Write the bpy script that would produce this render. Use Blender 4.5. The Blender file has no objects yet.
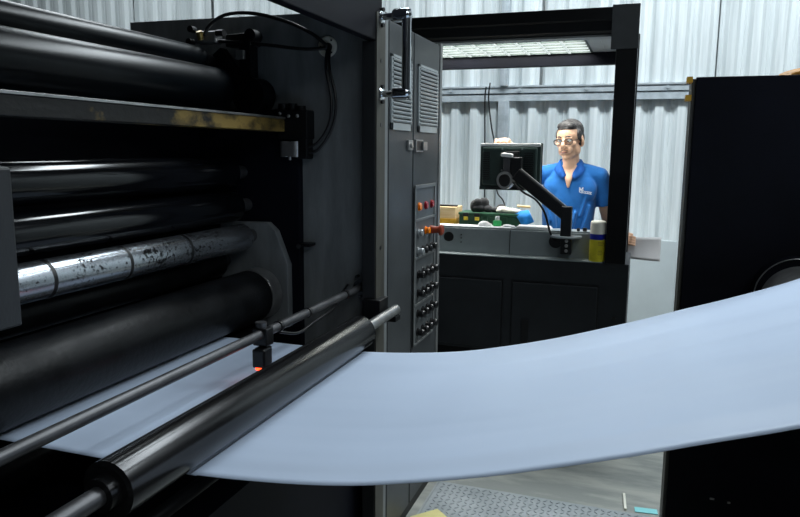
import bpy, math, random
from math import sin, cos, pi, radians, sqrt
from mathutils import Vector, Matrix, Euler
random.seed(7)
sc = bpy.context.scene
COL = sc.collection
FZ = -0.2            # level of the shop floor; z = 0 is an arbitrary datum

# ------------------------------------------------------------------ materials
def nt(name):
    m = bpy.data.materials.new(name); m.use_nodes = True
    return m, m.node_tree, m.node_tree.nodes['Principled BSDF']

def mat(name, col, rough=.5, metal=0., noise=0., scale=8., bump=0., bscale=60., stretch=(1, 1, 1),
        col2=None, spec=None, sheen=0., lo=.35, hi=.7, rnoise=0.):
    m, t, b = nt(name)
    b.inputs['Base Color'].default_value = (*col, 1)
    b.inputs['Roughness'].default_value = rough
    b.inputs['Metallic'].default_value = metal
    if spec is not None: b.inputs['Specular IOR Level'].default_value = spec
    if sheen: b.inputs['Sheen Weight'].default_value = sheen
    tc = t.nodes.new('ShaderNodeTexCoord'); mp = t.nodes.new('ShaderNodeMapping')
    mp.inputs['Scale'].default_value = stretch
    t.links.new(tc.outputs['Object'], mp.inputs['Vector'])
    if noise or col2:
        n = t.nodes.new('ShaderNodeTexNoise'); n.inputs['Scale'].default_value = scale
        n.inputs['Detail'].default_value = 6; n.inputs['Roughness'].default_value = .62
        t.links.new(mp.outputs[0], n.inputs['Vector'])
        r = t.nodes.new('ShaderNodeValToRGB')
        r.color_ramp.elements[0].position = lo; r.color_ramp.elements[1].position = hi
        c2 = col2 if col2 else tuple(min(1, c * (1 + noise)) for c in col)
        c1 = col if col2 else tuple(c * (1 - noise) for c in col)
        r.color_ramp.elements[0].color = (*c1, 1); r.color_ramp.elements[1].color = (*c2, 1)
        t.links.new(n.outputs['Fac'], r.inputs['Fac']); t.links.new(r.outputs['Color'], b.inputs['Base Color'])
        if rnoise:
            mr = t.nodes.new('ShaderNodeMapRange')
            mr.inputs['To Min'].default_value = max(.02, rough - rnoise); mr.inputs['To Max'].default_value = rough + rnoise
            t.links.new(n.outputs['Fac'], mr.inputs['Value']); t.links.new(mr.outputs[0], b.inputs['Roughness'])
    if bump:
        n2 = t.nodes.new('ShaderNodeTexNoise'); n2.inputs['Scale'].default_value = bscale; n2.inputs['Detail'].default_value = 4
        t.links.new(mp.outputs[0], n2.inputs['Vector'])
        bp = t.nodes.new('ShaderNodeBump'); bp.inputs['Strength'].default_value = bump; bp.inputs['Distance'].default_value = .01
        t.links.new(n2.outputs['Fac'], bp.inputs['Height']); t.links.new(bp.outputs[0], b.inputs['Normal'])
    return m

def emit(name, col, s):
    m, t, b = nt(name)
    b.inputs['Base Color'].default_value = (*col, 1)
    b.inputs['Emission Color'].default_value = (*col, 1); b.inputs['Emission Strength'].default_value = s
    return m

M = {}
M['sheet'] = mat('corrugated_sheet', (.50, .55, .56), .5, .0, col2=(.76, .81, .82), scale=2.2, stretch=(5, 1, .22), lo=.36, hi=.62, bump=.05, bscale=14)
M['galv'] = mat('galvanised_steel', (.38, .43, .46), .42, .2, col2=(.60, .66, .70), scale=9, bump=.05)
M['frame_dark'] = mat('dark_grey_painted_steel', (.010, .011, .012), .5, 0, col2=(.018, .020, .022), scale=5, stretch=(2, 2, .7), bump=.08, bscale=90, rnoise=.1)
M['frame_black'] = mat('black_painted_steel', (.004, .0045, .0055), .45, 0, noise=.4, scale=5, bump=.04, bscale=80, spec=.25)
M['panel_black'] = mat('black_satin_panel', (.0035, .004, .008), .6, 0, noise=.3, scale=3, spec=.12)
M['rubber'] = mat('black_rubber_roller', (.005, .0075, .010), .30, 0, noise=.4, scale=3, bump=.02, bscale=50, stretch=(3, 1, 3), spec=.2)
M['gloss_black'] = mat('glossy_black_roller', (.003, .0035, .005), .13, 0, noise=.3, scale=3, spec=.35)
M['rubber_matte'] = mat('dull_rubber_roller', (.005, .0055, .0065), .38, 0, noise=.5, scale=9, bump=.12, bscale=60, rnoise=.14, spec=.16)
M['steel_black'] = mat('blackened_steel_roller', (.022, .022, .023), .20, .6, noise=.35, scale=5, stretch=(2, .5, 2), rnoise=.08)
M['bar_steel'] = mat('dull_steel_bar', (.10, .10, .105), .42, .7, noise=.25, scale=12, rnoise=.1)
M['steel'] = mat('machined_steel', (.42, .42, .42), .32, .85, noise=.25, scale=14, rnoise=.1)
M['chrome'] = mat('polished_chrome', (.70, .73, .77), .12, 1.0, noise=.1, scale=6)
M['plate_edge'] = mat('bare_steel_edge', (.045, .043, .036), .55, .2, col2=(.085, .082, .068), scale=9, stretch=(1, 1, .3))
M['rusty'] = mat('grease_stained_beam', (.013, .012, .011), .45, .3, col2=(.30, .20, .055), scale=4.5, stretch=(1, .7, 1), lo=.50, hi=.68, bump=.15, bscale=50)
M['side_plate'] = mat('worn_side_plate', (.13, .14, .145), .5, 0, col2=(.22, .235, .24), scale=4, stretch=(3, 2, .6), bump=.06, bscale=70, rnoise=.1)
M['cab'] = mat('charcoal_cabinet_paint', (.052, .058, .062), .42, .1, noise=.18, scale=5, bump=.04, bscale=120)
M['cab_rim'] = mat('grey_cabinet_rim', (.19, .20, .20), .4, .3, noise=.15, scale=10)
M['vent'] = mat('grey_louvre_paint', (.34, .37, .38), .42, .1, noise=.1, scale=12)
M['control'] = mat('grey_control_plate', (.085, .095, .10), .42, .1, noise=.1, scale=8)
M['console_grey'] = mat('console_grey_enamel', (.24, .275, .285), .42, .0, noise=.08, scale=6)
M['console_base'] = mat('console_base_charcoal', (.021, .024, .028), .5, 0, noise=.2, scale=5, spec=.3)
M['soffit'] = mat('soffit_grey', (.30, .32, .33), .5, 0, noise=.06, scale=4)
M['black'] = mat('black_plastic', (.006, .006, .007), .35, 0, noise=.2, scale=9)
M['black_cloth'] = mat('black_cloth', (.008, .008, .010), .9, 0, noise=.5, scale=14, bump=.5, bscale=25, sheen=.3)
M['monitor'] = mat('dark_green_grey_plastic', (.022, .042, .037), .38, 0, noise=.2, scale=5)
M['white'] = mat('white_paper', (.80, .81, .82), .6, 0, noise=.03, scale=10)
M['cream'] = mat('cream_cloth', (.72, .68, .58), .8, 0, noise=.15, scale=12, bump=.4, bscale=20)
M['grey_paper'] = mat('light_grey_paper', (.62, .60, .60), .7, 0, noise=.05, scale=6)
M['board'] = mat('pale_blue_grey_board', (.50, .56, .58), .5, 0, noise=.06, scale=3)
M['wood'] = mat('plywood_box', (.62, .42, .20), .65, 0, col2=(.72, .55, .33), scale=6, stretch=(1, 4, 8))
M['green'] = mat('green_enamel', (.008, .065, .028), .42, 0, noise=.25, scale=7)
M['green_bright'] = mat('green_bottle_label', (.02, .40, .10), .4, 0, noise=.1, scale=9)
M['yellow_latch'] = mat('yellow_latch', (.62, .46, .03), .4, .2, noise=.15, scale=20)
M['blue_cloth'] = mat('blue_rag', (.01, .22, .62), .8, 0, noise=.2, scale=9, bump=.3, bscale=25)
M['yellow'] = mat('yellow_can_print', (.66, .58, .03), .35, .1, noise=.12, scale=25)
M['can_blue'] = mat('dark_blue_can_band', (.01, .02, .32), .35, .1, noise=.1, scale=20)
M['cap_white'] = mat('white_cap_plastic', (.82, .80, .70), .4, 0, noise=.03, scale=9)
M['orange_lens'] = mat('orange_indicator_lens', (.85, .22, .01), .25, 0, noise=.1, scale=20)
M['red_lens'] = mat('red_indicator_lens', (.28, .01, .02), .25, 0, noise=.1, scale=20)
M['red_knob'] = mat('red_mushroom_button', (.26, .04, .015), .35, 0, noise=.1, scale=20)
M['knob_grey'] = mat('grey_knob', (.35, .37, .38), .3, .4, noise=.1, scale=20)
M['skin'] = mat('skin', (.72, .43, .28), .5, 0, noise=.08, scale=14, bump=.04, bscale=60)
M['lips'] = mat('lip_skin', (.42, .16, .12), .5, 0, noise=.08, scale=30)
M['hair'] = mat('dark_greying_hair', (.020, .018, .018), .6, 0, col2=(.13, .12, .12), scale=26, stretch=(1, 1, 1), bump=.8, bscale=70, lo=.45, hi=.75)
M['shirt'] = mat('blue_polo_cotton', (.003, .135, .45), .85, 0, noise=.12, scale=7, bump=.25, bscale=14, sheen=.2)
M['collar'] = mat('blue_polo_collar', (.004, .10, .42), .85, 0, noise=.1, scale=8, bump=.15, bscale=30)
M['trousers'] = mat('dark_trousers', (.02, .022, .03), .85, 0, noise=.2, scale=9, bump=.2, bscale=20)
M['shoe'] = mat('black_shoe', (.01, .01, .01), .5, 0, noise=.2, scale=9)
M['eye_white'] = mat('eye_white', (.75, .73, .70), .3, 0, noise=.02, scale=9)
M['iris'] = mat('dark_iris', (.02, .012, .008), .2, 0, noise=.1, scale=30)
M['concrete'] = mat('concrete_floor', (.24, .255, .24), .6, 0, col2=(.42, .42, .38), scale=2.2, stretch=(.8, 3, 1), lo=.38, hi=.62, bump=.1, bscale=30)
M['checker'] = mat('checker_plate_steel', (.27, .30, .315), .45, .1, col2=(.40, .43, .45), scale=5, bump=.06, bscale=40)
M['ceiling'] = mat('ceiling_sheet', (.12, .125, .13), .7, 0, noise=.1, scale=1)
M['plain_wall'] = mat('plain_wall_paint', (.05, .055, .06), .7, 0, noise=.1, scale=1)
M['pad'] = mat('yellow_pad', (.66, .60, .26), .7, 0, noise=.08, scale=9)
M['cyan'] = mat('cyan_strip', (.25, .65, .68), .6, 0, noise=.05, scale=9)
M['orange_bag'] = mat('orange_yellow_wrap', (.55, .24, .02), .5, 0, noise=.3, scale=14, bump=.4, bscale=20)
M['orange_tape'] = mat('orange_tape', (.62, .33, .02), .5, 0, noise=.2, scale=20)
M['brass'] = mat('brass_fitting', (.35, .25, .08), .35, .8, noise=.2, scale=20)
M['tube_light'] = emit('panel_light_diffuser', (.42, .66, .58), .9)
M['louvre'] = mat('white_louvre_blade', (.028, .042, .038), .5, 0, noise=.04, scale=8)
M['louvre_edge'] = emit('louvre_edge_painted_glow', (.85, .97, .95), .75)  # emission painted on for light caught by the blade edges
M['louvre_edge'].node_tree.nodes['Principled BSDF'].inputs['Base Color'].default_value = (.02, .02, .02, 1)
M['red_led'] = emit('red_sensor_led', (1.0, .05, .01), 6.0)
M['strip'] = emit('fluorescent_tube', (.86, .95, 1.0), 3.0)

def paper_material():
    m, t, b = nt('printed_web_paper')
    b.inputs['Roughness'].default_value = .42
    b.inputs['Base Color'].default_value = (.61, .72, .90, 1)
    b.inputs['Specular IOR Level'].default_value = .35
    tc = t.nodes.new('ShaderNodeTexCoord'); mp = t.nodes.new('ShaderNodeMapping')
    mp.inputs['Scale'].default_value = (.35, 4.5, .35)
    t.links.new(tc.outputs['Object'], mp.inputs['Vector'])
    n = t.nodes.new('ShaderNodeTexNoise'); n.inputs['Scale'].default_value = 1.6; n.inputs['Detail'].default_value = .8
    t.links.new(mp.outputs[0], n.inputs['Vector'])
    bp = t.nodes.new('ShaderNodeBump'); bp.inputs['Strength'].default_value = .9; bp.inputs['Distance'].default_value = .02
    t.links.new(n.outputs['Fac'], bp.inputs['Height']); t.links.new(bp.outputs[0], b.inputs['Normal'])
    return m
M['paper'] = paper_material()

def chrome_cyl_material():          # chromed cylinder with ink specks
    m, t, b = nt('inked_chrome_cylinder')
    b.inputs['Metallic'].default_value = .9
    tc = t.nodes.new('ShaderNodeTexCoord')
    n = t.nodes.new('ShaderNodeTexNoise'); n.inputs['Scale'].default_value = 75; n.inputs['Detail'].default_value = 5; n.inputs['Roughness'].default_value = .7
    t.links.new(tc.outputs['Object'], n.inputs['Vector'])
    n3 = t.nodes.new('ShaderNodeTexNoise'); n3.inputs['Scale'].default_value = 5
    t.links.new(tc.outputs['Object'], n3.inputs['Vector'])
    ma = t.nodes.new('ShaderNodeMath'); ma.operation = 'MULTIPLY_ADD'; ma.inputs[1].default_value = .45
    t.links.new(n3.outputs['Fac'], ma.inputs[0]); t.links.new(n.outputs['Fac'], ma.inputs[2])
    r = t.nodes.new('ShaderNodeValToRGB')
    e = r.color_ramp.elements; e[0].position = .60; e[0].color = (.02, .02, .02, 1); e[1].position = .66; e[1].color = (.42, .45, .49, 1)
    t.links.new(ma.outputs[0], r.inputs['Fac']); t.links.new(r.outputs['Color'], b.inputs['Base Color'])
    b.inputs['Roughness'].default_value = .22
    return m
M['chrome_cyl'] = chrome_cyl_material()

def stained_end():      # the grease has gathered on the far end of the beam
    t = M['rusty'].node_tree; N = t.nodes
    ramp = [n for n in N if n.type == 'VALTORGB'][0]; tc = [n for n in N if n.type == 'TEX_COORD'][0]; no = ramp.inputs['Fac'].links[0].from_node
    sx = N.new('ShaderNodeSeparateXYZ'); mr = N.new('ShaderNodeMapRange'); ad = N.new('ShaderNodeMath'); ad.operation = 'ADD'
    mr.inputs['From Min'].default_value = 1.5; mr.inputs['From Max'].default_value = 2.2; mr.inputs['To Min'].default_value = -.16; mr.inputs['To Max'].default_value = .16
    t.links.new(tc.outputs['Object'], sx.inputs[0]); t.links.new(sx.outputs['Y'], mr.inputs['Value'])
    t.links.new(no.outputs['Fac'], ad.inputs[0]); t.links.new(mr.outputs[0], ad.inputs[1]); t.links.new(ad.outputs[0], ramp.inputs['Fac'])
    no.inputs['Scale'].default_value = 11
stained_end()

# ------------------------------------------------------------------ mesh helpers
class MB:
    def __init__(s): s.v = []; s.f = []; s.sm = []; s.mi = []
    def add(s, vs, fs, smooth=False, mi=0):
        o = len(s.v); s.v += [tuple(v) for v in vs]
        for f in fs: s.f.append([i + o for i in f]); s.sm.append(smooth); s.mi.append(mi)
        return s
    def box(s, x0, x1, y0, y1, z0, z1, mi=0):
        if x0 > x1: x0, x1 = x1, x0
        if y0 > y1: y0, y1 = y1, y0
        if z0 > z1: z0, z1 = z1, z0
        v = [(x, y, z) for x in (x0, x1) for y in (y0, y1) for z in (z0, z1)]
        return s.add(v, [(0, 1, 3, 2), (4, 6, 7, 5), (0, 4, 5, 1), (2, 3, 7, 6), (0, 2, 6, 4), (1, 5, 7, 3)], mi=mi)
    def obox(s, c, d, rot=(0, 0, 0), mi=0):
        R = Euler(rot).to_matrix(); c = Vector(c); h = [k / 2 for k in d]
        v = [c + R @ Vector((x * h[0], y * h[1], z * h[2])) for x in (-1, 1) for y in (-1, 1) for z in (-1, 1)]
        return s.add(v, [(0, 1, 3, 2), (4, 6, 7, 5), (0, 4, 5, 1), (2, 3, 7, 6), (0, 2, 6, 4), (1, 5, 7, 3)], mi=mi)
    def frame(s, d):
        d = Vector(d).normalized(); a = Vector((0, 0, 1)) if abs(d.z) < .9 else Vector((1, 0, 0))
        u = d.cross(a).normalized(); return u, d.cross(u).normalized()
    def lathe(s, p0, d, prof, n=32, mi=0, smooth=True):     # prof: (distance along d, radius); sharp profile corners kept by splitting
        p0 = Vector(p0); d = Vector(d).normalized(); u, w = s.frame(d)
        def ring(t, r): return [p0 + d * t + (u * cos(2 * pi * i / n) + w * sin(2 * pi * i / n)) * r for i in range(n)]
        for (t0, r0), (t1, r1) in zip(prof[:-1], prof[1:]):
            if r0 < 1e-6 and r1 < 1e-6: continue
            a = ring(t0, max(r0, 1e-5)); b = ring(t1, max(r1, 1e-5))
            s.add(a + b, [(i, (i + 1) % n, n + (i + 1) % n, n + i) for i in range(n)], smooth and abs(t1 - t0) > 1e-6, mi)
        for (t, r), fl in ((prof[0], 1), (prof[-1], 0)):
            if r > 1e-5:
                s.add(ring(t, r), [list(range(n))[::-1] if fl else list(range(n))], False, mi)
        return s
    def cyl(s, a, b, r, n=20, r2=None, mi=0):
        a = Vector(a); b = Vector(b)
        return s.lathe(a, b - a, [(0, r), ((b - a).length, r if r2 is None else r2)], n, mi)
    def tube(s, pts, r, n=8, cap=True, mi=0):
        P = [Vector(p) for p in pts]; k = len(P); rs = r if isinstance(r, (list, tuple)) else [r] * k
        T = [(P[min(i + 1, k - 1)] - P[max(i - 1, 0)]).normalized() for i in range(k)]
        u, w = s.frame(T[0]); vs = []
        for i in range(k):
            u = (u - T[i] * u.dot(T[i])).normalized(); w = T[i].cross(u)
            vs += [P[i] + (u * cos(2 * pi * j / n) + w * sin(2 * pi * j / n)) * rs[i] for j in range(n)]
        fs = [(i * n + j, i * n + (j + 1) % n, (i + 1) * n + (j + 1) % n, (i + 1) * n + j) for i in range(k - 1) for j in range(n)]
        if cap: fs += [list(range(n))[::-1], [(k - 1) * n + j for j in range(n)]]
        return s.add(vs, fs, True, mi)
    def ell(s, c, r, rot=(0, 0, 0), n=20, m=12, mi=0):
        R = Euler(rot).to_matrix(); c = Vector(c); vs = []; fs = []
        for i in range(1, m):
            t = pi * i / m
            for j in range(n):
                p = 2 * pi * j / n
                vs.append(c + R @ Vector((r[0] * sin(t) * cos(p), r[1] * sin(t) * sin(p), r[2] * cos(t))))
        for i in range(m - 2):
            for j in range(n): fs.append((i * n + j, (i + 1) * n + j, (i + 1) * n + (j + 1) % n, i * n + (j + 1) % n))
        a = len(vs); vs.append(c + R @ Vector((0, 0, r[2]))); b = len(vs); vs.append(c - R @ Vector((0, 0, r[2])))
        for j in range(n): fs.append((a, j, (j + 1) % n)); fs.append((b, (m - 2) * n + (j + 1) % n, (m - 2) * n + j))
        return s.add(vs, fs, True, mi)
    def caps(s, a, b, r0, r1=None, n=16, mi=0):             # tapered capsule
        r1 = r0 if r1 is None else r1; a = Vector(a); b = Vector(b); L = (b - a).length
        prof = [(-r0 * cos(t), r0 * sin(t)) for t in [i * pi / 12 for i in range(7)]]
        prof += [(L + r1 * sin(t), r1 * cos(t)) for t in [i * pi / 12 for i in range(7)]]
        prof[0] = (-r0, 0); prof[-1] = (L + r1, 0)
        d = (b - a).normalized(); u, w = s.frame(d); vs = []; k = len(prof)
        for t, r in prof[1:-1]:
            vs += [a + d * t + (u * cos(2 * pi * j / n) + w * sin(2 * pi * j / n)) * r for j in range(n)]
        k -= 2
        fs = [(i * n + j, i * n + (j + 1) % n, (i + 1) * n + (j + 1) % n, (i + 1) * n + j) for i in range(k - 1) for j in range(n)]
        i0 = len(vs); vs.append(a - d * r0); i1 = len(vs); vs.append(b + d * r1)
        for j in range(n): fs.append((i0, (j + 1) % n, j)); fs.append((i1, (k - 1) * n + j, (k - 1) * n + (j + 1) % n))
        return s.add(vs, fs, True, mi)
    def loft(s, rings, n=32, p=2.3, mi=0):                   # rings: (cx, cy, z, rx, ry)
        vs = []; k = len(rings)
        for cx, cy, z, rx, ry in rings:
            for j in range(n):
                a = 2 * pi * j / n; c, q = cos(a), sin(a)
                vs.append((cx + rx * math.copysign(abs(c) ** (2 / p), c), cy + ry * math.copysign(abs(q) ** (2 / p), q), z))
        fs = [(i * n + j, i * n + (j + 1) % n, (i + 1) * n + (j + 1) % n, (i + 1) * n + j) for i in range(k - 1) for j in range(n)]
        fs += [list(range(n))[::-1], [(k - 1) * n + j for j in range(n)]]
        return s.add(vs, fs, True, mi)
    def prism(s, poly, axis, a0, a1, mi=0):                  # polygon in the other two axes, extruded along axis
        def P(q, a):
            return (a, q[0], q[1]) if axis == 'X' else (q[0], a, q[1]) if axis == 'Y' else (q[0], q[1], a)
        n = len(poly); vs = [P(q, a0) for q in poly] + [P(q, a1) for q in poly]
        fs = [list(range(n)), list(range(2 * n - 1, n - 1, -1))] + [(i, n + i, n + (i + 1) % n, (i + 1) % n) for i in range(n)]
        return s.add(vs, fs, False, mi)

def build(name, mb, m, parent=None, bevel=0., remesh=0., smooth_it=0, disp=None, fix=True, origin=None):
    me = bpy.data.meshes.new(name)
    me.from_pydata([tuple(v) for v in mb.v], [], mb.f)
    for p, sm, mi in zip(me.polygons, mb.sm, mb.mi): p.use_smooth = sm; p.material_index = mi
    for k in (m if isinstance(m, (list, tuple)) else [m]): me.materials.append(M[k] if isinstance(k, str) else k)
    if fix:
        import bmesh
        bm = bmesh.new(); bm.from_mesh(me); bmesh.ops.recalc_face_normals(bm, faces=bm.faces); bm.to_mesh(me); bm.free()
    me.update()
    o = bpy.data.objects.new(name, me); COL.objects.link(o)
    if remesh:
        r = o.modifiers.new('r', 'REMESH'); r.mode = 'VOXEL'; r.voxel_size = remesh; r.use_smooth_shade = True
        if smooth_it:
            q = o.modifiers.new('s', 'SMOOTH'); q.iterations = smooth_it; q.factor = .5
        dg = bpy.context.evaluated_depsgraph_get(); dg.update()
        new = bpy.data.meshes.new_from_object(o.evaluated_get(dg))
        o.modifiers.clear(); o.data = new
        for p in new.polygons: p.use_smooth = True
    if bevel:
        b = o.modifiers.new('bevel', 'BEVEL'); b.width = bevel; b.segments = 2; b.limit_method = 'ANGLE'; b.angle_limit = radians(45)
    if parent is not None:
        o.parent = parent; o.matrix_parent_inverse = Matrix.Translation(-parent.location) if parent.type == 'EMPTY' else Matrix()
    return o

def tag(o, label=None, cat=None, group=None, kind=None):
    if label: o['label'] = label
    if cat: o['category'] = cat
    if group: o['group'] = group
    if kind: o['kind'] = kind
    return o
def thing(name, loc, label, cat, group=None):
    o = bpy.data.objects.new(name, None); COL.objects.link(o); o.location = loc; o.empty_display_size = .1
    bpy.context.view_layer.update()
    return tag(o, label, cat, group)
def struct(name, mb, m, **k): return tag(build(name, mb, m, **k), kind='structure')

def bez(p, n=10):      # smooth curve through points (Catmull-Rom)
    P = [Vector(q) for q in p]; P = [P[0] * 2 - P[1]] + P + [P[-1] * 2 - P[-2]]; out = []
    for i in range(1, len(P) - 2):
        for k in range(n):
            t = k / n; a, b, c, d = P[i - 1:i + 3]
            out.append(.5 * ((2 * b) + (c - a) * t + (2 * a - 5 * b + 4 * c - d) * t * t + (3 * b - a - 3 * c + d) * t ** 3))
    out.append(P[-2]); return out

# ------------------------------------------------------------------ the hall
RX0, RX1, RY0, RY1, RZ1 = -8.0, 5.0, -4.0, 5.66, 5.0
struct('floor', MB().box(RX0, RX1, RY0, RY1 + .1, FZ - .1, FZ), 'concrete')
struct('ceiling', MB().box(RX0, RX1, RY0, RY1 + .1, RZ1, RZ1 + .05), 'ceiling')
struct('wall_left', MB().box(RX0 - .05, RX0, RY0, RY1 + .1, FZ, RZ1), 'plain_wall')
struct('wall_right', MB().box(RX1, RX1 + .05, RY0, RY1 + .1, FZ, RZ1), 'plain_wall')
struct('wall_front', MB().box(RX0, RX1, RY0 - .05, RY0, FZ, RZ1), 'plain_wall')

def corrugated(x0, x1, z0, z1, y, pitch, amp, mb, ph=0.):
    xs = []; k = math.floor((x0 - ph) / pitch)
    while True:
        b = ph + k * pitch
        for fr, h in ((0, 0), (.16, 1), (.50, 1), (.66, 0), (.80, 0), (.83, .14), (.87, .14), (.90, 0)):
            x = b + fr * pitch
            if x0 <= x <= x1: xs.append((x, y - amp * h))
        k += 1
        if b > x1: break
    vs = [(x, yy, z0) for x, yy in xs] + [(x, yy, z1) for x, yy in xs]; n = len(xs)
    mb.add(vs, [(i, i + 1, n + i + 1, n + i) for i in range(n - 1)])
    vs = [(x, yy + .004, z0) for x, yy in xs] + [(x, yy + .004, z1) for x, yy in xs]
    mb.add(vs, [(i, n + i, n + i + 1, i + 1) for i in range(n - 1)])
    return mb
w = MB()
corrugated(RX0, RX1, FZ, 2.03, 5.62, .155, .034, w, .02)
# upper sheets, each lapped over its neighbour at the dark vertical joints
for i, (a, b) in enumerate(((-8, -4.55), (-4.56, -3.70), (-3.71, -2.62), (-2.63, -.795), (-.80, .43), (.42, 5))):
    corrugated(a, b, 2.03, RZ1, 5.60 - .014 * (i % 2), .155, .026, w, .06 + .02 * i)
w.box(RX0, RX1, 5.655, 5.70, FZ, RZ1)
struct('wall_back', w, 'sheet', fix=False)
# girt rail and studs on the back wall
g = MB()
for z0, z1, y0 in ((2.045, 2.10, 5.535), (1.985, 2.035, 5.545)):
    g.box(RX0, .40, y0, 5.575, z0, z1); 
g.box(RX0, .40, 5.525, 5.536, 2.088, 2.10)
for x in (-1.60, -1.05, -.55, .02): g.cyl((x + .1, 5.54, 2.070), (x + .1, 5.522, 2.070), .012, 10)
o = struct('trim_1', g, 'galv')
g = MB(); g.box(-1.115, -1.03, 5.54, 5.585, FZ, 1.985); g.box(-1.085, -1.06, 5.53, 5.54, FZ, 1.985)
struct('trim_2', g, 'galv')
g = MB(); g.box(-1.10, -1.04, 5.50, 5.57, 2.10, RZ1); g.box(-1.085, -1.065, 5.49, 5.50, 2.1, RZ1)
struct('trim_3', g, 'galv')
g = MB(); g.box(-2.66, -2.58, 5.50, 5.58, FZ, RZ1); struct('trim_4', g, 'galv')

# cables hanging down the wall
for nm, pts, lb in (('hanging_cable', [(-1.20, 5.47, 2.09), (-1.205, 5.46, 2.0), (-1.20, 5.47, 1.7), (-1.19, 5.47, 1.3), (-1.17, 5.47, FZ + .01)], 'thin dark cable hanging straight down the wall left of the stud'),
                    ('hanging_cable', [(-1.17, 5.47, 2.12), (-1.175, 5.455, 2.0), (-1.15, 5.46, 1.8), (-1.115, 5.46, 1.62), (-1.09, 5.45, 1.3), (-1.0, 5.44, 1.05), (-.96, 5.46, FZ + .01)], 'thin dark cable slanting behind the monitor toward the stud')):
    tag(build(nm, MB().tube(bez(pts), .006, 6), 'black'), lb, 'cable', 'cables on the back wall')

# pale board leaning on the wall, with a grey sheet held by the man
bo = MB(); bo.obox((.08, 5.44, .38), (.345, .03, 1.16), (radians(-3), 0, 0))
t = thing('board', (.08, 5.40, FZ), 'pale blue-grey board leaning on the corrugated wall right of the console post', 'board')
build('board_panel', bo, 'board', t, bevel=.004)
tag(t.children[0], 'pale board face')
sh = MB()
n = 14; vs = []; fs = []
for i in range(n + 1):
    for k in range(9):
        u = i / n; v = k / 8
        vs.append((-.09 + .213 * u + .0, 4.735 - .02 * sin(u * 2.6) - .02 * v * v, 1.058 + .008 * u - (.135 + .018 * u) * v))
for i in range(n):
    for k in range(8): fs.append((i * 9 + k, i * 9 + k + 1, (i + 1) * 9 + k + 1, (i + 1) * 9 + k))
sh.add(vs, fs, True)
s_o = build('paper_sheet', sh, 'grey_paper', fix=False)
so = s_o.modifiers.new('t', 'SOLIDIFY'); so.thickness = .002
tag(s_o, "small light grey sheet held in the man's hand right of the console post", 'paper')

# ------------------------------------------------------------------ left printing unit
PR = thing('printing_press', (-1.6, 1.9, FZ), 'dark printing unit on the left with stacked black rollers', 'printing press')
# side frame on the far side: plate with bare steel front edge
far = [(-2.6, FZ), (-1.02, FZ), (-1.02, 2.15), (-2.235, 2.16), (-2.235, 1.9), (-2.6, 1.9)]
sf = build('side_frame', MB().prism(far, 'Y', 2.70, 2.78), 'side_plate', PR, bevel=.004)
tag(sf, 'upright dark grey side plate')
build('edge_flange', MB().box(-1.075, -1.0205, 2.630, 2.70, FZ, 2.02), 'frame_dark', sf, bevel=.002)
e = MB(); e.box(-1.0205, -1.014, 2.632, 2.728, FZ, 2.13)
build('edge_strip', e, 'plate_edge', sf, bevel=.001)
for z in (1.95, 1.70, 1.20): build('bolt_hole', MB().lathe((-1.0145, 2.68, z), (1, 0, 0), [(0, .009), (.002, .009), (.0021, 0)], 14), 'black', sf)
# near side frame
near = [(-2.6, FZ), (-.86, FZ), (-.86, .88), (-1.10, .95), (-1.10, 1.302), (-.978, 1.302), (-.978, 1.567), (-1.10, 1.58), (-1.10, 2.1), (-2.6, 2.1)]
# the near plate stands just outside the camera's left edge except for its bearing bracket
nf = build('side_frame', MB().prism(near, 'Y', .80, .88), 'frame_dark', PR, bevel=.004)
# overhead tie beam
build('tie_beam', MB().box(-1.058, -1.018, .5, 2.70, 2.022, 2.40), 'panel_black', PR, bevel=.004)
# inner housings
build('ink_housing', MB().box(-2.5, -1.86, .88, 2.70, .0, 1.88), 'panel_black', PR)
build('lower_housing', MB().box(-2.5, -1.10, .88, 2.70, FZ, .58), 'panel_black', PR)

def roller(x, z, r, m, y0=.88, y1=2.55, prof=None, n=64, label=None, journal=.028, jm='bar_steel'):
    L = y1 - y0
    if prof is None: prof = [(0, r * .9), (.006, r), (L - .006, r), (L, r * .93)]
    o = build('roller', MB().lathe((x, y0, z), (0, 1, 0), prof, n), m, PR)
    if label: o['label'] = label
    j = MB().cyl((x, y1 - .01, z), (x, 2.705, z), journal, 20)
    build('journal', j, jm, o)
    return o
roller(-1.775, 1.965, .052, 'rubber', label='thin topmost black roller')
roller(-1.690, 1.840, .088, 'rubber', label='thick black roller below the topmost one')
roller(-1.650, 1.500, .066, 'gloss_black', label='black roller below the stained beam')
roller(-1.630, 1.360, .064, 'gloss_black', label='glossy black roller above the chrome one')
c = roller(-1.585, 1.232, .056, 'chrome_cyl', label='chromed cylinder speckled with ink')
for y in (1.49, 1.80, 2.12): build('groove', MB().lathe((-1.585, y, 1.232), (0, 1, 0), [(0, .0568), (.013, .0568)], 48), 'black', c)
roller(-1.72, 1.115, .062, 'rubber_matte', label='dull black roller between chrome and large cylinders')
big = roller(-1.525, .992, .108, 'rubber_matte', y1=2.50, n=96, label='large black impression cylinder above the paper', journal=.05)
build('bearer_ring', MB().lathe((-1.525, 2.50, .992), (0, 1, 0), [(0, .108), (.004, .1095), (.075, .1095), (.079, .104)], 64), 'steel', big)
roller(-1.60, .770, .095, 'steel_black', label='lower cylinder below the paper')
# stained cross beam
sb = MB(); sb.box(-1.50, -1.42, .88, 2.66, 1.672, 1.723)
o = build('cross_beam', sb, 'rusty', PR, bevel=.003); tag(o, 'cross beam stained with yellow grease')
build('beam_lip', MB().box(-1.505, -1.415, .88, 2.66, 1.723, 1.731), 'steel', o, bevel=.001)
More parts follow.
